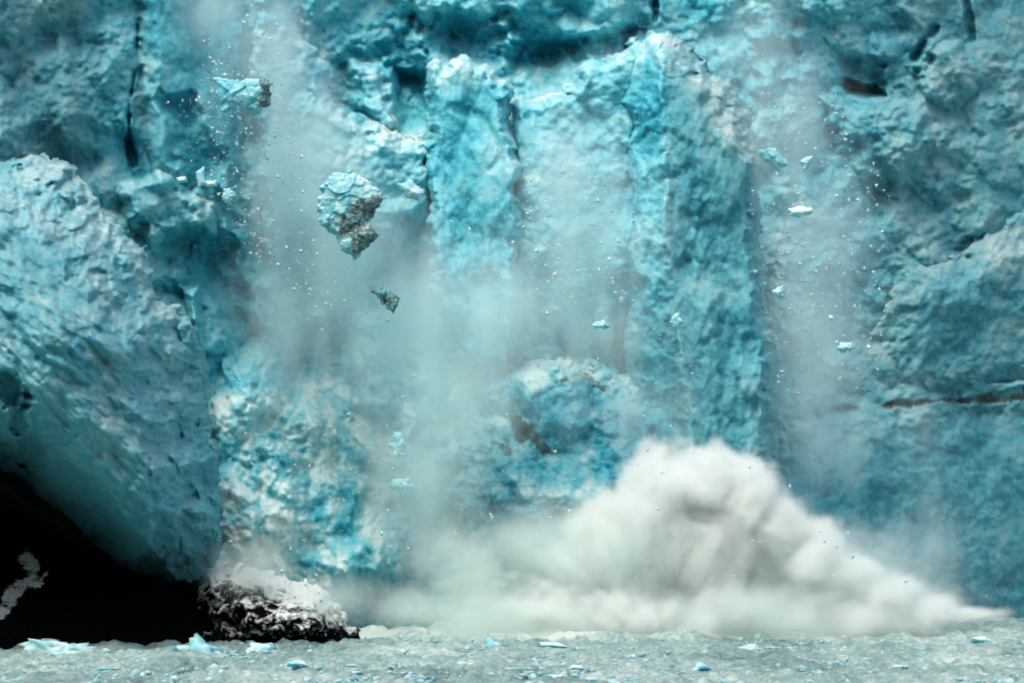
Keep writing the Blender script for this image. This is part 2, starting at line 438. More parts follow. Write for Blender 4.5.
# great column
def column_extra(u, v, s, w, Y, cr, dirt):
    edge = np.interp(v, [30, 60, 120, 200, 300, 400], [652, 662, 667, 668, 672, 690]) + w * 0.8 + 3 * facets(u / 14, v / 22, 88)[0]
    left = sm(edge - u, -3, 5)
    Y = Y + np.clip(edge - u, 0, 80) * 0.16
    cr = cr + 0.02 * left + 0.04 * (1 - left)
    ridge = np.exp(-((u - edge) / 5.0) ** 2)
    Y = Y - 0.8 * ridge; cr = cr + 0.16 * ridge
    top = sm(70 - (v - np.interp(u, [620, 665, 700, 750], [50, 36, 60, 120])), 0, 60)
    cr = cr + 0.30 * top * (s > 0)
    dirt = dirt + 0.36 * sm(9 - ldist(u, v, [(668, 38), (695, 56), (720, 82)]) - 0.2 * w, 0, 8)
    dirt = dirt + 0.24 * sm(10 - ldist(u, v, [(668, 120), (672, 260)]), 0, 9)
    r2 = ldist(u, v, [(752, 140), (752, 220), (748, 330)]); Y = Y - 1.2 * np.exp(-(r2 / 8) ** 2)
    return Y, cr, dirt
mass("ice_column", [(576, 92), (588, 72), (606, 60), (630, 44), (654, 35), (672, 36), (700, 56), (728, 82), (748, 112), (756, 160), (760, 240),
                    (770, 300), (774, 380), (776, 540), (660, 540), (630, 430), (622, 330), (630, 285), (619, 250), (626, 205), (616, 165), (622, 120), (600, 112)],
     lambda u, v: 493 + (420 - v) * 0.028 + np.clip(u - 700, 0, 80) * 0.06 + 0.0 * v, 20, 16, 200,
     "tallest blue grey ice column with a rounded dirt streaked top", "ice column", crust=0.34, blocky=0.85, stretch=1.7,
     amp=0.8, p=0.4, jag=0.7, silt_shade=lambda u, v: 0.65 * sm(u, 655, 675), extra=column_extra)

mass("ice_ledge", [(508, 104), (520, 94), (530, 99), (545, 97), (560, 92), (574, 84), (577, 66), (592, 58), (606, 62), (640, 48), (650, 340), (560, 370), (508, 330)],
     lambda u, v: 503 + (340 - v) * 0.03 + 15 * sm(v, 250, 370), 12, 10, 800,
     "pale ice ledge with a jagged notch, between the slab and the tallest column", "ice ledge", crust=0.42, blocky=0.8,
     amp=0.8, p=0.45, jag=0.55)
mass("ice_ridge", [(262, -120), (286, -20), (300, 24), (318, 58), (330, 100), (346, 120), (372, 126), (398, 134), (430, 146), (440, 200), (440, 330), (392, 390), (290, 380), (262, 300), (252, 120), (250, -40)],
     lambda u, v: base_depth(u, v) - 10 + 20 * sm(v, 200, 375) - 0.0 * u, 10, 14, 900,
     "crumbly pale ice ridge stepping down behind the largest falling block", "ice ridge", crust=0.50, blocky=0.9,
     amp=0.8, p=0.5, jag=0.8)

# slab pillar
def slab_extra(u, v, s, w, Y, cr, dirt):
    cr = cr + 0.16 * sm(110 - v, 0, 40) * sm(v, 40, 60)
    cut = ldist(u, v, [(455, 108), (480, 118), (500, 150), (514, 200)]) + 0.4 * w
    Y = Y + 0.7 * sm(7 - cut, 0, 6)
    return Y, cr, dirt
mass("ice_slab", [(428, 68), (436, 62), (448, 70), (462, 58), (474, 66), (486, 62), (496, 80), (512, 92), (514, 150), (520, 220), (522, 330),
                  (505, 365), (450, 362), (432, 280), (428, 160)],
     lambda u, v: 499 + (320 - v) * 0.03 + 6 * sm(v, 250, 400), 10, 9, 300,
     "flat fronted blue ice slab beside the dark hollow left of the tallest column", "ice slab", crust=0.32, blocky=0.8, stretch=1.8,
     amp=0.8, p=0.45, jag=0.65, extra=slab_extra)

# right bluff
def rb_extra(u, v, s, w, Y, cr, dirt):
    d = ldist(u, v, [(846, 402), (866, 350), (892, 300), (906, 268), (960, 262), (1100, 250)])
    cr = cr + 0.16 * sm(50 - d, 0, 45)
    b = ldist(u, v, [(806, 418), (845, 409), (880, 407), (900, 402), (915, 404), (940, 400), (965, 402), (1024, 392), (1300, 380)]) + w * 0.35
    dirt = dirt + 1.0 * sm(9 - b, 0, 8) * sm(fbm(u / 22, v / 40, 91, 3), -0.9, 0.05)
    return Y, cr, dirt
mass("ice_shoulder", [(840, 420), (850, 380), (868, 340), (888, 300), (902, 268), (940, 262), (985, 235), (1060, 200), (1290, 150), (1290, 396), (1024, 396), (940, 408)],
     lambda u, v: base_depth(u, v) - 8 + 0.075 * np.clip(v - 290, 0, 140), 8, 34, 400,
     "grey green ice shoulder rising above the brown dirt band", "ice shoulder", crust=0.36, blocky=0.8, stretch=1.3, angle=-0.5,
     amp=0.85, p=0.6, jag=0.9, silt_shade=0.85, extra=rb_extra)

# rubble mound in the centre
def mound_extra(u, v, s, w, Y, cr, dirt):
    cr = cr + 0.5 * fbm(u / 26, v / 24, 142, 5, 0.6)
    for line, a, wd in (([(500, 352), (518, 366), (504, 374)], 0.5, 8), ([(558, 352), (575, 358), (592, 366)], 0.5, 5), ([(514, 420), (520, 438)], 0.6, 7),
                        ([(530, 430), (545, 452)], 0.6, 7), ([(556, 382), (580, 374), (608, 388)], 0.45, 5), ([(505, 440), (508, 452)], 0.5, 5)):
        dirt = dirt + (a + 0.25) * sm(1.15 * wd - ldist(u, v, line) - 0.25 * w, 0, wd)
    cr = cr + 0.20 * sm(400 - v, 0, 50) - 0.30 * sm(45 - ldist(u, v, [(560, 412), (640, 420), (600, 450)]), 0, 40)
    return Y, cr, dirt
mass("ice_mound", [(462, 384), (484, 360), (510, 348), (535, 356), (566, 350), (600, 366), (640, 380), (672, 394), (696, 430), (700, 500), (690, 560), (450, 570), (455, 480), (470, 410)],
     lambda u, v: 489 + (570 - v) * 0.07 + 8 * sm(v, 480, 570) + 6 * sm(u, 640, 700), 12, 34, 500,
     "crumbled ice mound with brown dirt patches above the splash", "ice mound", crust=0.46, blocky=1.0, amp=0.9, p=0.45, jag=1.5, kw=0.8, extra=mound_extra)

# ---------------------------------------------------------------- rocks at the lower left
def cliff_extra(u, v, s, w, Y, cr, dirt):
    cr[:] = -0.9
    l = np.minimum(ldist(u, v, [(-6, 622), (4, 610), (10, 592), (26, 584), (40, 580), (46, 574)]), ldist(u, v, [(30, 582), (36, 570), (28, 560)])) + w * 0.9
    cr = cr + 1.6 * sm(16 - l, 0, 14)
    return Y, cr, dirt
mass("dark_cliff", [(-330, 400), (0, 440), (60, 490), (120, 545), (200, 590), (232, 668), (-330, 668)],
     lambda u, v: 472 + np.clip(u, -330, 300) * 0.05 - np.clip(v - 500, 0, 150) * 0.28, 10, 40, 600,
     "black rock cliff in the shade beneath the left ice bluff", "rock cliff", m=ROCK, crust=0, blocky=0.5, amp=0.8, p=0.5, jag=0.6, extra=cliff_extra)
def srock_extra(u, v, s, w, Y, cr, dirt):
    cr = 0.40 + 0.95 * sm(602 - v + np.interp(u, [190, 230, 350], [-6, -18, 28]) + 10 * fbm(u / 14, v / 9, 15, 4), -8, 34) + 0 * u
    cr = cr - 0.4 * sm(v, 625, 650)
    return Y, cr, dirt
mass("snowy_rock", [(176, 652), (190, 628), (204, 600), (208, 580), (226, 572), (250, 566), (284, 572), (322, 590), (348, 612), (358, 652)],
     lambda u, v: 440 + (650 - v) * 0.16, 14, 30, 700,
     "dark rock streaked with snow at the foot of the glacier", "rock", m=ROCK, crust=0.5, blocky=0.4, amp=0.45, p=0.7, jag=1.3, extra=srock_extra)

# ---------------------------------------------------------------- falling blocks: closed bodies
def body(name, poly, Yc, thick, seed, label, cat, crust=0.4, dirt_poly=None, m=ICE, group=None, jag=1.0, dirtk=0.7):
    us = [q[0] for q in poly]; vs = [q[1] for q in poly]; step = 0.5
    u, v = np.meshgrid(np.arange(min(us) - 4, max(us) + 4.1, step), np.arange(min(vs) - 4, max(vs) + 4.1, step))
    w = (fbm(u / 9, v / 9, seed, 3) * 2.4 + facets(u / 5, v / 5, seed)[0] * 1.6) * jag
    s = sdist(u, v, poly) + w
    half = max(3.0, 0.45 * min(max(us) - min(us), max(vs) - min(vs)))
    k = np.clip(s / half, 0, 1) ** 0.5
    keep = s > -0.3
    rel = (facets(u / 19, v / 19, seed + 3, 40)[0] * 1.6 + facets(u / 8, v / 8, seed + 4, 40)[0] * 0.35) * np.clip(k, 0, 1)
    rel2 = (facets(u / 13, v / 13, seed + 8)[0] * 1.6 + facets(u / 5.5, v / 5.5, seed + 9)[0] * 0.7) * np.clip(k, 0, 1)
    sc = thick / 4.0
    F1 = grid_faces(*u.shape, keep)
    cr = np.full(u.shape, crust); dt = np.zeros(u.shape)
    if dirt_poly:
        dt = dirtk * sm(sdist(u, v, dirt_poly) + w, -3, 2)
    cos = []
    for sg, rr in ((-1, rel), (1, rel2)):
        Y = Yc + sg * (thick * k + 0.02) + sg * rr * sc
        x, y, z = P(u, v, Y); cos.append(np.stack([x, y, z], -1).reshape(-1, 3))
    n = u.size
    # rim: edges used by one face only
    e = np.concatenate([F1[:, [0, 1]], F1[:, [1, 2]], F1[:, [2, 3]], F1[:, [3, 0]]])
    key = np.sort(e, 1); _, inv, cnt = np.unique(key, axis=0, return_inverse=True, return_counts=True)
    rim = e[cnt[inv.ravel()] == 1]
    sidef = np.stack([rim[:, 1], rim[:, 0], rim[:, 0] + n, rim[:, 1] + n], 1)
    allf = np.concatenate([F1, F1[:, ::-1] + n, sidef]); co = np.concatenate(cos)
    used = np.zeros(2 * n, bool); used[allf.ravel()] = True; idx = np.cumsum(used) - 1
    me = mesh_np(name, co[used], idx[allf], m, {"crust": np.tile(cr.ravel(), 2)[used], "dirt": np.tile(dt.ravel(), 2)[used]})
    cu, cv = sum(us) / len(us), sum(vs) / len(vs)
    return tag(link(name, me, P(cu, cv, Yc)), label, cat, group)

FG = "blocks of ice falling from the wall"
body("falling_ice_block", [(317, 205), (321, 188), (333, 173), (354, 171), (374, 184), (387, 198), (376, 211), (369, 222), (380, 234), (368, 246), (356, 260), (343, 251), (335, 236), (321, 226)],
     469, 3.4, 21, "largest falling block, bright blue with a brown underside, in mid air", "ice block", 0.66,
     [(338, 224), (346, 208), (358, 199), (372, 195), (392, 196), (378, 214), (366, 222), (382, 232), (370, 250), (354, 256), (350, 240), (340, 236)], group=FG, dirtk=0.76)
body("falling_ice_block", [(370, 291), (385, 288), (392, 294), (401, 297), (399, 307), (393, 313), (386, 306)],
     469, 1.6, 22, "small dark brown falling block below the big blue one", "ice block", 0.5, [(360, 280), (410, 280), (410, 320), (360, 320)], group=FG, dirtk=0.75)
body("falling_ice_block", [(212, 76), (240, 80), (262, 76), (271, 82), (270, 104), (256, 116), (240, 110), (222, 112)],
     470, 2.4, 23, "pale block with a brown right edge falling near the top left", "ice block", 0.55,
     [(254, 74), (280, 70), (280, 112), (256, 106), (262, 92)], group=FG, dirtk=0.75)
body("falling_ice_block", [(788, 209), (798, 205), (812, 208), (814, 213), (800, 218), (790, 216)],
     498, 1.2, 24, "small oval white falling block right of the tallest column", "ice block", 0.95, group=FG, jag=0.5)
body("falling_ice_block", [(758, 150), (776, 148), (790, 164), (778, 170), (764, 162)],
     506, 1.3, 25, "pale blue falling block beside the top of the tallest column", "ice block", 0.6, group=FG, jag=0.6)
body("falling_ice_block", [(800, 160), (814, 155), (810, 168), (803, 172)],
     506, 0.9, 26, "small pointed pale block falling above the oval white one", "ice block", 0.75, group=FG, jag=0.4)
body("falling_ice_block", [(398, 184), (412, 181), (426, 192), (420, 202), (404, 196)],
     472, 1.2, 27, "pale block falling to the right of the big blue one", "ice block", 0.75, group=FG, jag=0.6)
body("falling_ice_block", [(196, 172), (204, 166), (206, 184), (198, 188)], 470, 0.8, 28, "tiny pale upright fragment in front of the blue slab", "ice block", 0.75, group=FG, jag=0.3)
body("falling_ice_block", [(176, 178), (186, 176), (187, 182), (178, 184)], 470, 0.7, 29, "tiny flat white fragment left of the upright one", "ice block", 0.8, group=FG, jag=0.3)
body("falling_ice_block", [(205, 181), (216, 180), (217, 186), (207, 187)], 470, 0.7, 30, "tiny round white fragment right of the upright one", "ice block", 0.85, group=FG, jag=0.3)

for q_, (bx, by, bw, bh, bY, lab) in enumerate([
    (398, 446, 9, 15, 479, "upright pale block falling through the mist left of the ice mound"),
    (402, 486, 15, 8, 478, "slanted pale block in the mist below the upright one"),
    (600, 326, 9, 5, 474, "pale flat block falling just above the ice mound"),
    (676, 322, 7, 9, 482, "pale block passing the front of the tallest column"),
    (780, 292, 7, 6, 496, "round pale block falling right of the tallest column's middle"),
    (846, 348, 10, 5, 498, "flat pale block falling left of the ice shoulder"),
    (228, 196, 6, 9, 468, "pale block dropping just left of the falling veil, near the blue hollow")]):
    body("falling_ice_block", [(bx - bw, by), (bx - bw * .5, by - bh * .9), (bx + bw * .4, by - bh), (bx + bw, by - bh * .1), (bx + bw * .5, by + bh * .9), (bx - bw * .4, by + bh * .8)],
         bY, 1.1, 120 + q_, lab, "ice block", 0.7, group=FG, jag=0.8)

# ---------------------------------------------------------------- ice bits (small shared meshes)
rng = np.random.RandomState(5)
def ico(sub, seed, squash, crust, name):
    import bmesh
    bm = bmesh.new(); bmesh.ops.create_icosphere(bm, subdivisions=sub, radius=1.0)
    co = np.array([v.co[:] for v in bm.verts]); fc = np.array([[v.index for v in f.verts] for f in bm.faces]); bm.free()
    r = np.random.RandomState(seed)
    rad = np.ones(len(co))
    for _ in range(14):                       # planar cuts make broken corners
        n = r.normal(size=3); n /= np.linalg.norm(n); d = r.uniform(0.35, 0.9)
        t = co @ n; over = t > d; co[over] -= np.outer(t[over] - d, n)
    co += fbm(co[:, 0] * 2.6 + seed, co[:, 1] * 2.6 + co[:, 2] * 1.7, seed, 4, 0.6)[:, None] * co * 0.5
    co[:, 2] *= squash
    return mesh_np(name, co, fc, ICE, {"crust": np.full(len(co), crust), "dirt": np.zeros(len(co))}, smooth=False)

# fine debris dropping with the spray: too many to count
def debris():
    import bmesh
    base = np.array([(1, 0, -.5), (-.6, .8, -.6), (-.5, -.9, -.4), (.2, .1, 1)]); tri = np.array([(0, 1, 2), (0, 3, 1), (1, 3, 2), (2, 3, 0)])[:, ::-1]
    cs, fs, k = [], [], 0
    zones = [([(190, 60), (270, 0), (330, 200), (420, 330), (300, 330), (220, 200)], 472, 490, 6500), ([(160, 100), (225, 110), (235, 200), (170, 200)], 466, 474, 160),
             ([(430, 190), (520, 200), (520, 290), (440, 290)], 486, 496, 260), ([(750, 100), (840, 90), (900, 250), (880, 400), (760, 400)], 498, 514, 4500),
             ([(520, 150), (640, 150), (640, 330), (520, 320)], 480, 492, 2600), ([(480, 300), (700, 300), (700, 470), (400, 560), (330, 420)], 470, 484, 900),
             ([(420, 560), (640, 450), (780, 470), (900, 590), (420, 610)], 462, 470, 250), ([(560, 500), (640, 430), (745, 430), (800, 500), (1000, 600), (990, 616), (800, 540), (740, 470), (640, 470), (570, 530)], 464, 474, 700), ([(205, 520), (300, 560), (350, 600), (330, 620), (200, 560)], 436, 444, 350), ([(205, 380), (330, 380), (420, 560), (300, 590), (215, 560)], 466, 476, 700)]
    for poly, y0, y1, n in zones:
        us = [p[0] for p in poly]; vs = [p[1] for p in poly]; c = 0
        u = rng.uniform(min(us), max(us), n * 4); v = rng.uniform(min(vs), max(vs), n * 4)
        ok = sdist(u, v, poly) + fbm(u / 30, v / 30, 77, 3) * 16 - 14 * (fbm(u / 7, v / 40, 78, 3) < rng.uniform(-.6, .4, u.size)) > 0; u, v = u[ok][:n], v[ok][:n]
        for a, b in zip(u, v):
            Y = rng.uniform(y0, y1); s = 0.03 + 0.07 * rng.rand() + 0.4 * rng.rand() ** 16
            q = rng.normal(size=(3, 3)); q, _ = np.linalg.qr(q)
            if np.linalg.det(q) < 0: q = -q
            cs.append((base * rng.uniform(0.35, 1.3, 3)) @ q * s + np.array(P(a, b, Y))); fs.append(tri + k); k += 4
    co = np.concatenate(cs); f = np.concatenate(fs)
    me = mesh_np("ice_debris", co, f, ICE, {"crust": np.full(len(co), 0.95), "dirt": np.zeros(len(co))}, smooth=False)
    tag(link("ice_debris", me), "fine white ice fragments raining down in front of the glacier", "ice debris", kind="stuff")
debris()

# ---------------------------------------------------------------- water
def water_material():
    m, nt, b = mat("silty_sea_water")
    g = nt.nodes.new("ShaderNodeTexCoord").outputs["Object"]
    mp = nt.nodes.new("ShaderNodeMapping"); mp.inputs["Scale"].default_value = (1.0, 0.33, 1.0); nt.links.new(g, mp.inputs[0]); q = mp.outputs[0]
    a = ntex(nt, q, 0.3, 7, 0.72, 0.6); c = ntex(nt, q, 1.6, 6, 0.75, 0.4); d = ntex(nt, q, 0.05, 3, 0.5)
    k = mth(nt, 'ADD', mth(nt, 'MULTIPLY', a, 0.7), mth(nt, 'ADD', mth(nt, 'MULTIPLY', c, 0.75), mth(nt, 'MULTIPLY_ADD', d, 0.7, -0.35)))
    k = mth(nt, 'ADD', k, mth(nt, 'MULTIPLY', attr(nt, "foam"), 0.5))
    col = ramp(nt, k, [(0.46, (0.05, 0.10, 0.10)), (0.60, (0.17, 0.27, 0.255)), (0.76, (0.31, 0.45, 0.41)), (0.92, (0.58, 0.68, 0.62))])
    nt.links.new(col, b.inputs["Base Color"]); b.inputs["Roughness"].default_value = 0.5; b.inputs["Specular IOR Level"].default_value = 0.4
    bp = nt.nodes.new("ShaderNodeBump"); bp.inputs["Strength"].default_value = 0.8; bp.inputs["Distance"].default_value = 0.5
    nt.links.new(c, bp.inputs["Height"]); nt.links.new(bp.outputs[0], b.inputs["Normal"])
    return m
WATER = water_material()
def water():
    ys = np.concatenate([np.linspace(-200, 300, 30)[:-1], np.arange(300, 480, 0.45), np.arange(480, 640, 1.5), np.linspace(640, 1500, 20)])
    xs = np.concatenate([np.linspace(-900, -90, 30)[:-1], np.arange(-90, 110, 0.45), np.linspace(110, 900, 30)])
    x, y = np.meshgrid(xs, ys)
    z = fbm(x / 7, y / 10, 31, 4, 0.55) * 0.9 + vnoise(x / 22, y / 16, 44) * 0.5 + billow(x / 5, y / 7, 39, 4) * 0.22 + ridged(x / 3.1, y / 4.5, 32, 3) * 0.10 + vnoise(x / 1.1, y / 1.6, 33) * 0.10
    foam = np.exp(-((x - 4) / 32.0) ** 2 - ((y - 476) / 14.0) ** 2) * 0.9
    z = z + foam * (1.6 + 1.1 * fbm(x / 4, y / 5, 34, 3))
    co = np.stack([x, y, z], -1).reshape(-1, 3)
    me = mesh_np("water", co, grid_faces(*x.shape)[:, ::-1], WATER, {"foam": foam.ravel()})
    tag(link("water", me), kind="structure")
water()

def sky_blocker():  # unseen dark slopes behind the camera, added to block low sky light
    m, nt, b = mat("sky_blocker_dark"); b.inputs["Base Color"].default_value = (0.04, 0.05, 0.045, 1); b.inputs["Roughness"].default_value = 0.95
    a, t = np.meshgrid(np.linspace(math.radians(150), math.radians(390), 200), np.linspace(0, 1, 30))
    rad = 900 + 900 * t + 60 * fbm(a * 6, t * 5, 51, 4)
    x = rad * np.cos(a); y = -200 + rad * np.sin(a)
    z = -5 + 620 * t ** 0.8 * (1 + 0.35 * fbm(a * 4, t * 0.7, 52, 4)) + 30 * fbm(a * 25, t * 12, 53, 4) * t
    co = np.stack([x, y, z], -1).reshape(-1, 3)
    tag(link("sky_blocker", mesh_np("sky_blocker", co, grid_faces(*a.shape), m)), kind="structure")
sky_blocker()

# floating bits of ice
protos = [ico(3, 40 + i, 0.5, 0.85 - 0.1 * (i % 3), "floating_ice") for i in range(5)]
def floe(u, v, size, kind, label, group="ice pieces floating on the water", flat=0.6, name="floating_ice"):
    Y = CAMZ * F / (v - HOR)
    me = protos[kind]
    o = bpy.data.objects.new(name, me); COL.objects.link(o)
    x, y, z = P(u, v, Y)
    o.location = (x, y, 0.12 + size * 0.12); o.scale = (size * rng.uniform(0.7, 1.2), size * rng.uniform(0.6, 1.1), size * flat * rng.uniform(0.8, 1.3))
    o.rotation_euler = (0, 0, rng.uniform(0, 6.28))
    return tag(o, label, "floating ice", group)
floe(50, 655, 4.4, 0, "broad pale ice floe before the black cave, nearest the corner", flat=0.8)
floe(72, 657, 3.4, 1, "low ice floe touching the broad pale one", flat=0.6)
floe(186, 654, 2.6, 3, "low turquoise floe left of the snowy rock's foot", flat=0.9)
floe(206, 656, 3.4, 2, "taller turquoise floe below the snowy rock", flat=1.0)
floe(262, 652, 2.6, 4, "turquoise floe under the right half of the snowy rock", flat=0.9)
floe(496, 651, 2.8, 2, "rounded white ice lump below the left end of the splash", flat=0.9)
floe(552, 650, 3.2, 3, "low white ice lump right of the rounded one", flat=0.5)
floe(752, 652, 2.2, 1, "flat pale ice lump below the middle of the splash", flat=0.5)
floe(980, 644, 3.0, 0, "broad low floe near the right edge of the water", flat=0.5)
floe(821, 619, 1.1, 4, "small round ice lump at the base of the splash", flat=1.0)
for i, (u, v, sz, lab) in enumerate([
    (328, 650, 1.7, "small pale floe just off the right end of the snowy rock"), (398, 655, 2.0, "pale floe below the left tip of the splash mist"),
    (430, 660, 1.6, "little pale floe left of the rounded white lump, a bit lower"), (465, 668, 2.2, "wide pale floe low in the water, left of the frame's middle"),
    (600, 656, 1.8, "pale floe just below the two dark lumps under the splash"), (655, 664, 1.9, "pale floe below and right of the jagged dark lump"),
    (700, 672, 2.2, "wide pale floe near the bottom edge under the splash peak"), (830, 655, 1.9, "pale floe below the small round lump at the splash base"),
    (880, 662, 2.1, "wide pale floe below the splash's right slope"), (925, 652, 1.7, "small pale floe left of the broad right edge floe"),
    (575, 672, 2.0, "pale floe near the bottom edge just right of the middle"), (300, 668, 2.0, "pale floe well below the snowy rock's right half"),
    (150, 664, 1.6, "small pale floe between the corner floes and the turquoise ones"), (350, 676, 1.8, "pale floe touching the bottom edge below the snowy rock's right end"),
    (800, 668, 1.7, "small pale floe low in the water below the middle right splash")]):
    floe(u, v, sz, i % 5, lab, "middling floes in the open water", flat=0.5)
for i in range(270):
    v = 640 + 50 * rng.rand() ** 0.9; u = rng.uniform(-20, 1045)
    if v < 652 and u < 215: v += 14
    floe(u, v, 0.4 + 1.0 * rng.rand() ** 3, i % 5, "small pale piece of brash ice adrift on the grey water", "brash ice pieces", flat=0.45)

def brash():
    """the finest brash between the floes, beyond counting"""

    import bmesh
    bm = bmesh.new(); bmesh.ops.create_icosphere(bm, subdivisions=1, radius=1.0)
    base = np.array([v.co[:] for v in bm.verts]); fc = np.array([[v.index for v in f.verts] for f in bm.faces]); bm.free()
    cs, fs = [], []
    n = 3800; vv = 634 + 56 * rng.rand(n) ** 0.8; uu = rng.uniform(-30, 1055, n)
    keep = fbm(uu / 45, vv / 5, 61, 3) + 0.45 > rng.rand(n) * 0.9
    keep &= ~((vv < 652) & (uu < 215)); uu, vv = uu[keep], vv[keep]
    for k, (a, b) in enumerate(zip(uu, vv)):
        Y = CAMZ * F / (b - HOR); x, y, _ = P(a, b, Y); sz = 0.16 + 0.36 * rng.rand() ** 3
        q = base * (1 + 0.45 * rng.normal(size=(len(base), 1)) * 0.5); t = rng.uniform(0, 6.28); c, n_ = math.cos(t), math.sin(t)
        q = np.stack([q[:, 0] * c * 1.3 - q[:, 1] * n_, q[:, 0] * n_ * 1.3 + q[:, 1] * c, q[:, 2] * rng.uniform(0.4, 0.9)], -1) * sz
        cs.append(q + (x, y, 0.25)); fs.append(fc + k * len(base))
    co = np.concatenate(cs)
    me = mesh_np("brash_ice", co, np.concatenate(fs), ICE, {"crust": np.full(len(co), 0.8), "dirt": np.zeros(len(co)), "silt_shade": np.repeat(0.35 + rng.rand(len(cs)) * 0.65, len(base))}, smooth=False)
    tag(link("brash_ice", me), "carpet of fine brash ice over the grey water", "brash ice", kind="stuff")
brash()

def dark_material():
    m, nt, b = mat("dirty_ice")
    g = nt.nodes.new("ShaderNodeTexCoord").outputs["Object"]; n = ntex(nt, g, 1.5, 5, 0.7)
    nt.links.new(ramp(nt, n, [(0.3, (0.012, 0.018, 0.018)), (0.75, (0.07, 0.085, 0.08))]), b.inputs["Base Color"]); b.inputs["Roughness"].default_value = 0.6
    return m
DARK = dark_material()
for q, (u, v, w_, h_, lab) in enumerate([(640, 641, 9, 4, "dark jagged lump of dirty ice below the splash's peak"), (626, 642, 6, 1.6, "thin dark sliver left of the jagged dark lump"),
                                         (717, 641, 8, 2.4, "low dark lump of dirty ice right of the jagged one"), (236, 677, 7, 2, "dark scrap adrift at the very bottom below the snowy rock"),
                                         (470, 642, 8, 1.4, "thin dark streak of ice left of the white lumps")]):
    Y = CAMZ * F / (v - HOR)
    body("dirty_ice_lump", [(u - w_, v), (u - w_ * .5, v - h_ * .7), (u - .1 * w_, v - h_ * .6), (u + .3 * w_, v - h_ * 1.3), (u + .6 * w_, v - h_ * .8), (u + w_, v), (u, v + 2)],
         Y, 0.6, 90 + q, lab, "ice lump", m=DARK, group="dark ice lumps in the water", jag=0.3)

# ---------------------------------------------------------------- spray: real volumes
def spray_mat(name, color, aniso=0.1):
    m = bpy.data.materials.new(name); m.use_nodes = True; nt = m.node_tree; nt.nodes.clear()
    o = nt.nodes.new("ShaderNodeOutputMaterial"); pv = nt.nodes.new("ShaderNodeVolumePrincipled")
    pv.inputs["Color"].default_value = (*color, 1); pv.inputs["Density"].default_value = 1.0; pv.inputs["Anisotropy"].default_value = aniso
    pv.inputs["Density Attribute"].default_value = "density"
    nt.links.new(pv.outputs[0], o.inputs["Volume"]); return m

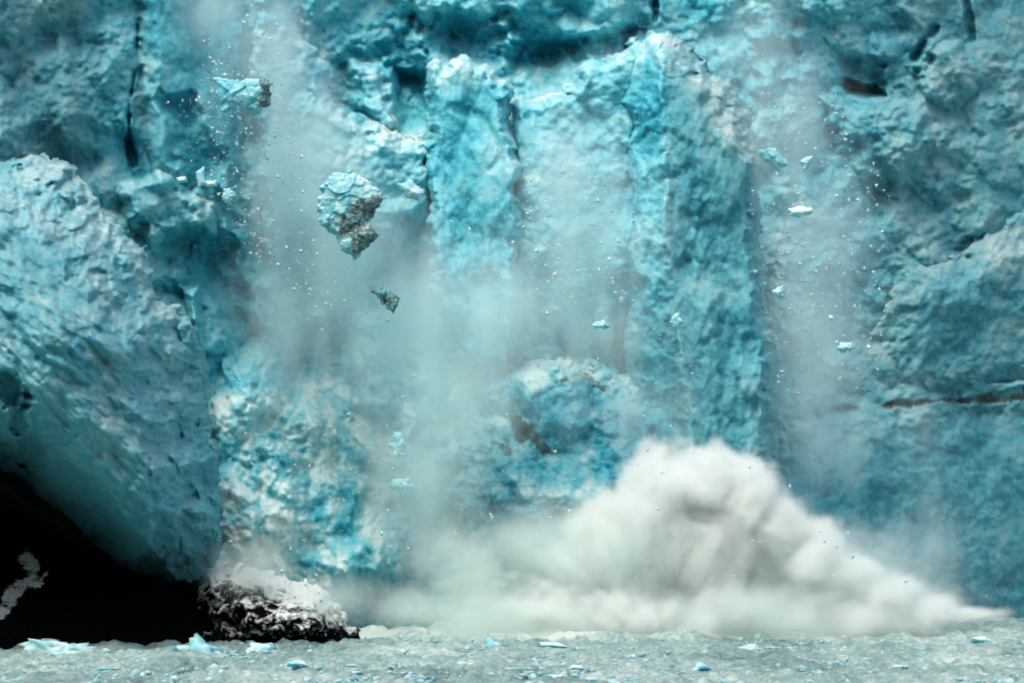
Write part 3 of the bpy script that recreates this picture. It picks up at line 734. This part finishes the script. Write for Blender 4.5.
def spray(name, blobs, mat_, voxel, dens, label, nscale=0.12, namp=0.9, ndetail=6, stretch=1.0, sharp=2.5, thresh=0.0, rough=0.6, jets=None):
    """blobs: (u, v, Y, ru, rv, rY_metres, weight): soft ellipsoids, joined and eroded by noise, baked in a volume grid"""
    ng = bpy.data.node_groups.new(name, 'GeometryNodeTree')
    ng.interface.new_socket("Geometry", in_out='INPUT', socket_type='NodeSocketGeometry')
    ng.interface.new_socket("Geometry", in_out='OUTPUT', socket_type='NodeSocketGeometry')
    N = ng.nodes; L = ng.links
    out = N.new("NodeGroupOutput"); pos = N.new("GeometryNodeInputPosition").outputs[0]
    def M(op, a, b=None, clamp=False, c=None):
        n = N.new("ShaderNodeMath"); n.operation = op; n.use_clamp = clamp
        for i, s in enumerate((a, b, c)):
            if s is None: continue
            if isinstance(s, (int, float)): n.inputs[i].default_value = float(s)
            else: L.new(s, n.inputs[i])
        return n.outputs[0]
    def V(op, a, b):
        n = N.new("ShaderNodeVectorMath"); n.operation = op
        for i, s in enumerate((a, b)):
            if s is None: continue
            if isinstance(s, tuple): n.inputs[i].default_value = s
            else: L.new(s, n.inputs[i])
        return n
    lo = [1e9] * 3; hi = [-1e9] * 3; f = None
    for (u, v, Y, ru, rv, rY, wt) in blobs:
        c = P(u, v, Y); r = (ru * Y / F, rY, rv * Y / F)
        for k in range(3): lo[k] = min(lo[k], c[k] - 1.25 * r[k]); hi[k] = max(hi[k], c[k] + 1.25 * r[k])
        d = V('SUBTRACT', pos, c).outputs[0]; d = V('MULTIPLY', d, tuple(1 / q for q in r)).outputs[0]
        ln = V('LENGTH', d, None).outputs["Value"]
        g = M('MULTIPLY', M('SUBTRACT', 1.0, ln), wt)
        f = g if f is None else M('SMOOTH_MAX', f, g, c=0.18)
    lo[2] = max(lo[2], -0.3)
    sc = V('MULTIPLY', pos, (1.0, 1.0, 1.0 / stretch)).outputs[0]
    def noise(scale, det, rough=0.6, dist=0.0):
        n = N.new("ShaderNodeTexNoise"); n.inputs["Scale"].default_value = scale; n.inputs["Detail"].default_value = det
        n.inputs["Roughness"].default_value = rough; n.inputs["Distortion"].default_value = dist
        L.new(sc, n.inputs["Vector"]); return n.outputs[0]
    n1 = noise(nscale, ndetail, rough, 0.3)
    s = M('ADD', f, M('MULTIPLY', M('SUBTRACT', n1, 0.5), namp))
    if jets:                      # water thrown out from the point of impact
        ju, jv, jY, jamp, jk = jets
        dv = V('SUBTRACT', pos, P(ju, jv, jY)).outputs[0]; ln = V('LENGTH', dv, None).outputs["Value"]
        dn = V('NORMALIZE', dv, None).outputs[0]; dn = V('MULTIPLY', dn, (jk, jk, jk)).outputs[0]
        cb = N.new("ShaderNodeCombineXYZ")
        for q in range(3): L.new(M('MULTIPLY', ln, 0.045), cb.inputs[q])
        dn = V('ADD', dn, cb.outputs[0]).outputs[0]
        nn = N.new("ShaderNodeTexNoise"); nn.inputs["Scale"].default_value = 1.0; nn.inputs["Detail"].default_value = 6; nn.inputs["Roughness"].default_value = 0.65
        L.new(dn, nn.inputs["Vector"])
        s = M('ADD', s, M('MULTIPLY', M('SUBTRACT', nn.outputs[0], 0.5), jamp))
    s = M('SUBTRACT', s, thresh)
    s = M('MULTIPLY', s, sharp, clamp=True)
    s = M('MULTIPLY', s, s)
    s = M('MULTIPLY', s, dens)
    vc = N.new("GeometryNodeVolumeCube")
    L.new(s, vc.inputs["Density"]); vc.inputs["Min"].default_value = lo; vc.inputs["Max"].default_value = hi
    for k, ax in enumerate(("X", "Y", "Z")): vc.inputs["Resolution " + ax].default_value = max(8, int((hi[k] - lo[k]) / voxel))
    sm_ = N.new("GeometryNodeSetMaterial"); sm_.inputs["Material"].default_value = mat_
    L.new(vc.outputs[0], sm_.inputs[0]); L.new(sm_.outputs[0], out.inputs[0])
    me = bpy.data.meshes.new(name); me.materials.append(mat_)
    o = bpy.data.objects.new(name, me); COL.objects.link(o)
    md = o.modifiers.new("spray", 'NODES'); md.node_group = ng
    return tag(o, label, "spray", kind="stuff")

SPLASH = spray_mat("splash_spray", (0.965, 0.99, 0.968), 0.0)
MIST = spray_mat("ice_dust_mist", (0.82, 0.98, 0.97), 0.0)
HAZY = spray_mat("drifting_mist", (0.88, 0.97, 0.94), 0.0)
spray("splash_cloud", [
    (590, 560, 474, 60, 46, 9, 0.8), (628, 512, 474, 46, 44, 9, 1.0), (664, 488, 474, 50, 46, 10, 1.25), (706, 486, 474, 50, 46, 10, 1.25), (742, 500, 474, 40, 48, 10, 1.1),
    (730, 470, 474, 22, 26, 5, 0.9), (700, 545, 475, 90, 66, 10, 1.2), (610, 540, 474, 60, 50, 10, 1.0), (778, 532, 475, 44, 44, 10, 1.05), (812, 556, 475, 46, 40, 10, 1.0), (850, 576, 476, 50, 34, 9, 0.95),
    (890, 592, 476, 50, 26, 9, 0.9), (930, 604, 477, 46, 18, 8, 0.85), (968, 613, 478, 40, 10, 6, 0.8), (790, 624, 476, 140, 60, 11, 0.9), (640, 628, 473, 110, 64, 12, 0.8), (540, 622, 472, 80, 60, 10, 0.6)],
    SPLASH, 0.32, 0.95, "white cloud of spray thrown up where the ice hits the water", nscale=0.13, namp=2.5, ndetail=10, sharp=1.7, thresh=0.02, rough=0.7,
    jets=(640, 670, 474, 1.7, 5.0))
spray("splash_mist", [
    (420, 610, 470, 70, 34, 11, 1), (470, 575, 470, 80, 70, 11, 1), (540, 545, 470, 90, 80, 11, 1.1), (620, 560, 468, 110, 80, 9, 0.9), (820, 570, 474, 90, 60, 11, 1.0), (250, 566, 450, 60, 44, 6, 1.3), (330, 600, 450, 70, 30, 7, 0.9),
    (880, 590, 476, 80, 40, 10, 1), (930, 600, 478, 70, 28, 9, 0.9), (720, 622, 470, 220, 60, 12, 1), (520, 626, 468, 170, 50, 12, 1)],
    HAZY, 0.5, 0.22, "thin grey mist drifting off both flanks of the white splash", nscale=0.09, namp=2.0, sharp=1.1, ndetail=9, rough=0.66)
spray("falling_spray", [
    (215, 10, 482, 70, 60, 8, 0.9), (262, 60, 482, 70, 120, 9, 1), (300, 170, 482, 80, 140, 10, 1.1), (345, 260, 482, 100, 130, 10, 1.1), (410, 330, 482, 110, 120, 10, 1.3), (450, 400, 480, 110, 120, 10, 1.2),
    (300, 330, 482, 90, 150, 9, 0.9), (425, 480, 478, 76, 110, 10, 1.0), (480, 320, 482, 80, 60, 9, 0.9)],
    MIST, 0.55, 0.19, "pale veil of ice dust falling past the largest falling block", nscale=0.10, namp=2.8, stretch=5.0, sharp=1.1, ndetail=9, rough=0.68)
spray("falling_spray", [
    (560, 190, 488, 66, 90, 8, 1.1), (580, 250, 488, 90, 130, 8, 1.1), (520, 300, 486, 90, 100, 8, 1), (600, 330, 486, 80, 80, 8, 0.8), (630, 410, 484, 90, 70, 8, 0.6), (520, 350, 484, 80, 50, 8, 0.7)],
    MIST, 0.55, 0.19, "pale veil of ice dust between the slab and the tallest column", nscale=0.11, namp=2.8, stretch=5.0, sharp=1.1, ndetail=9, rough=0.68)
spray("falling_spray", [
    (765, 60, 512, 60, 90, 8, 0.8), (795, 140, 510, 76, 120, 9, 1), (820, 230, 510, 90, 130, 9, 1), (815, 340, 508, 96, 140, 9, 0.9), (850, 440, 506, 90, 90, 9, 0.55), (890, 560, 500, 110, 60, 9, 0.6)],
    MIST, 0.55, 0.15, "thin veil of ice dust right of the tallest column", nscale=0.10, namp=2.8, stretch=5.0, sharp=1.1, ndetail=9, rough=0.68)
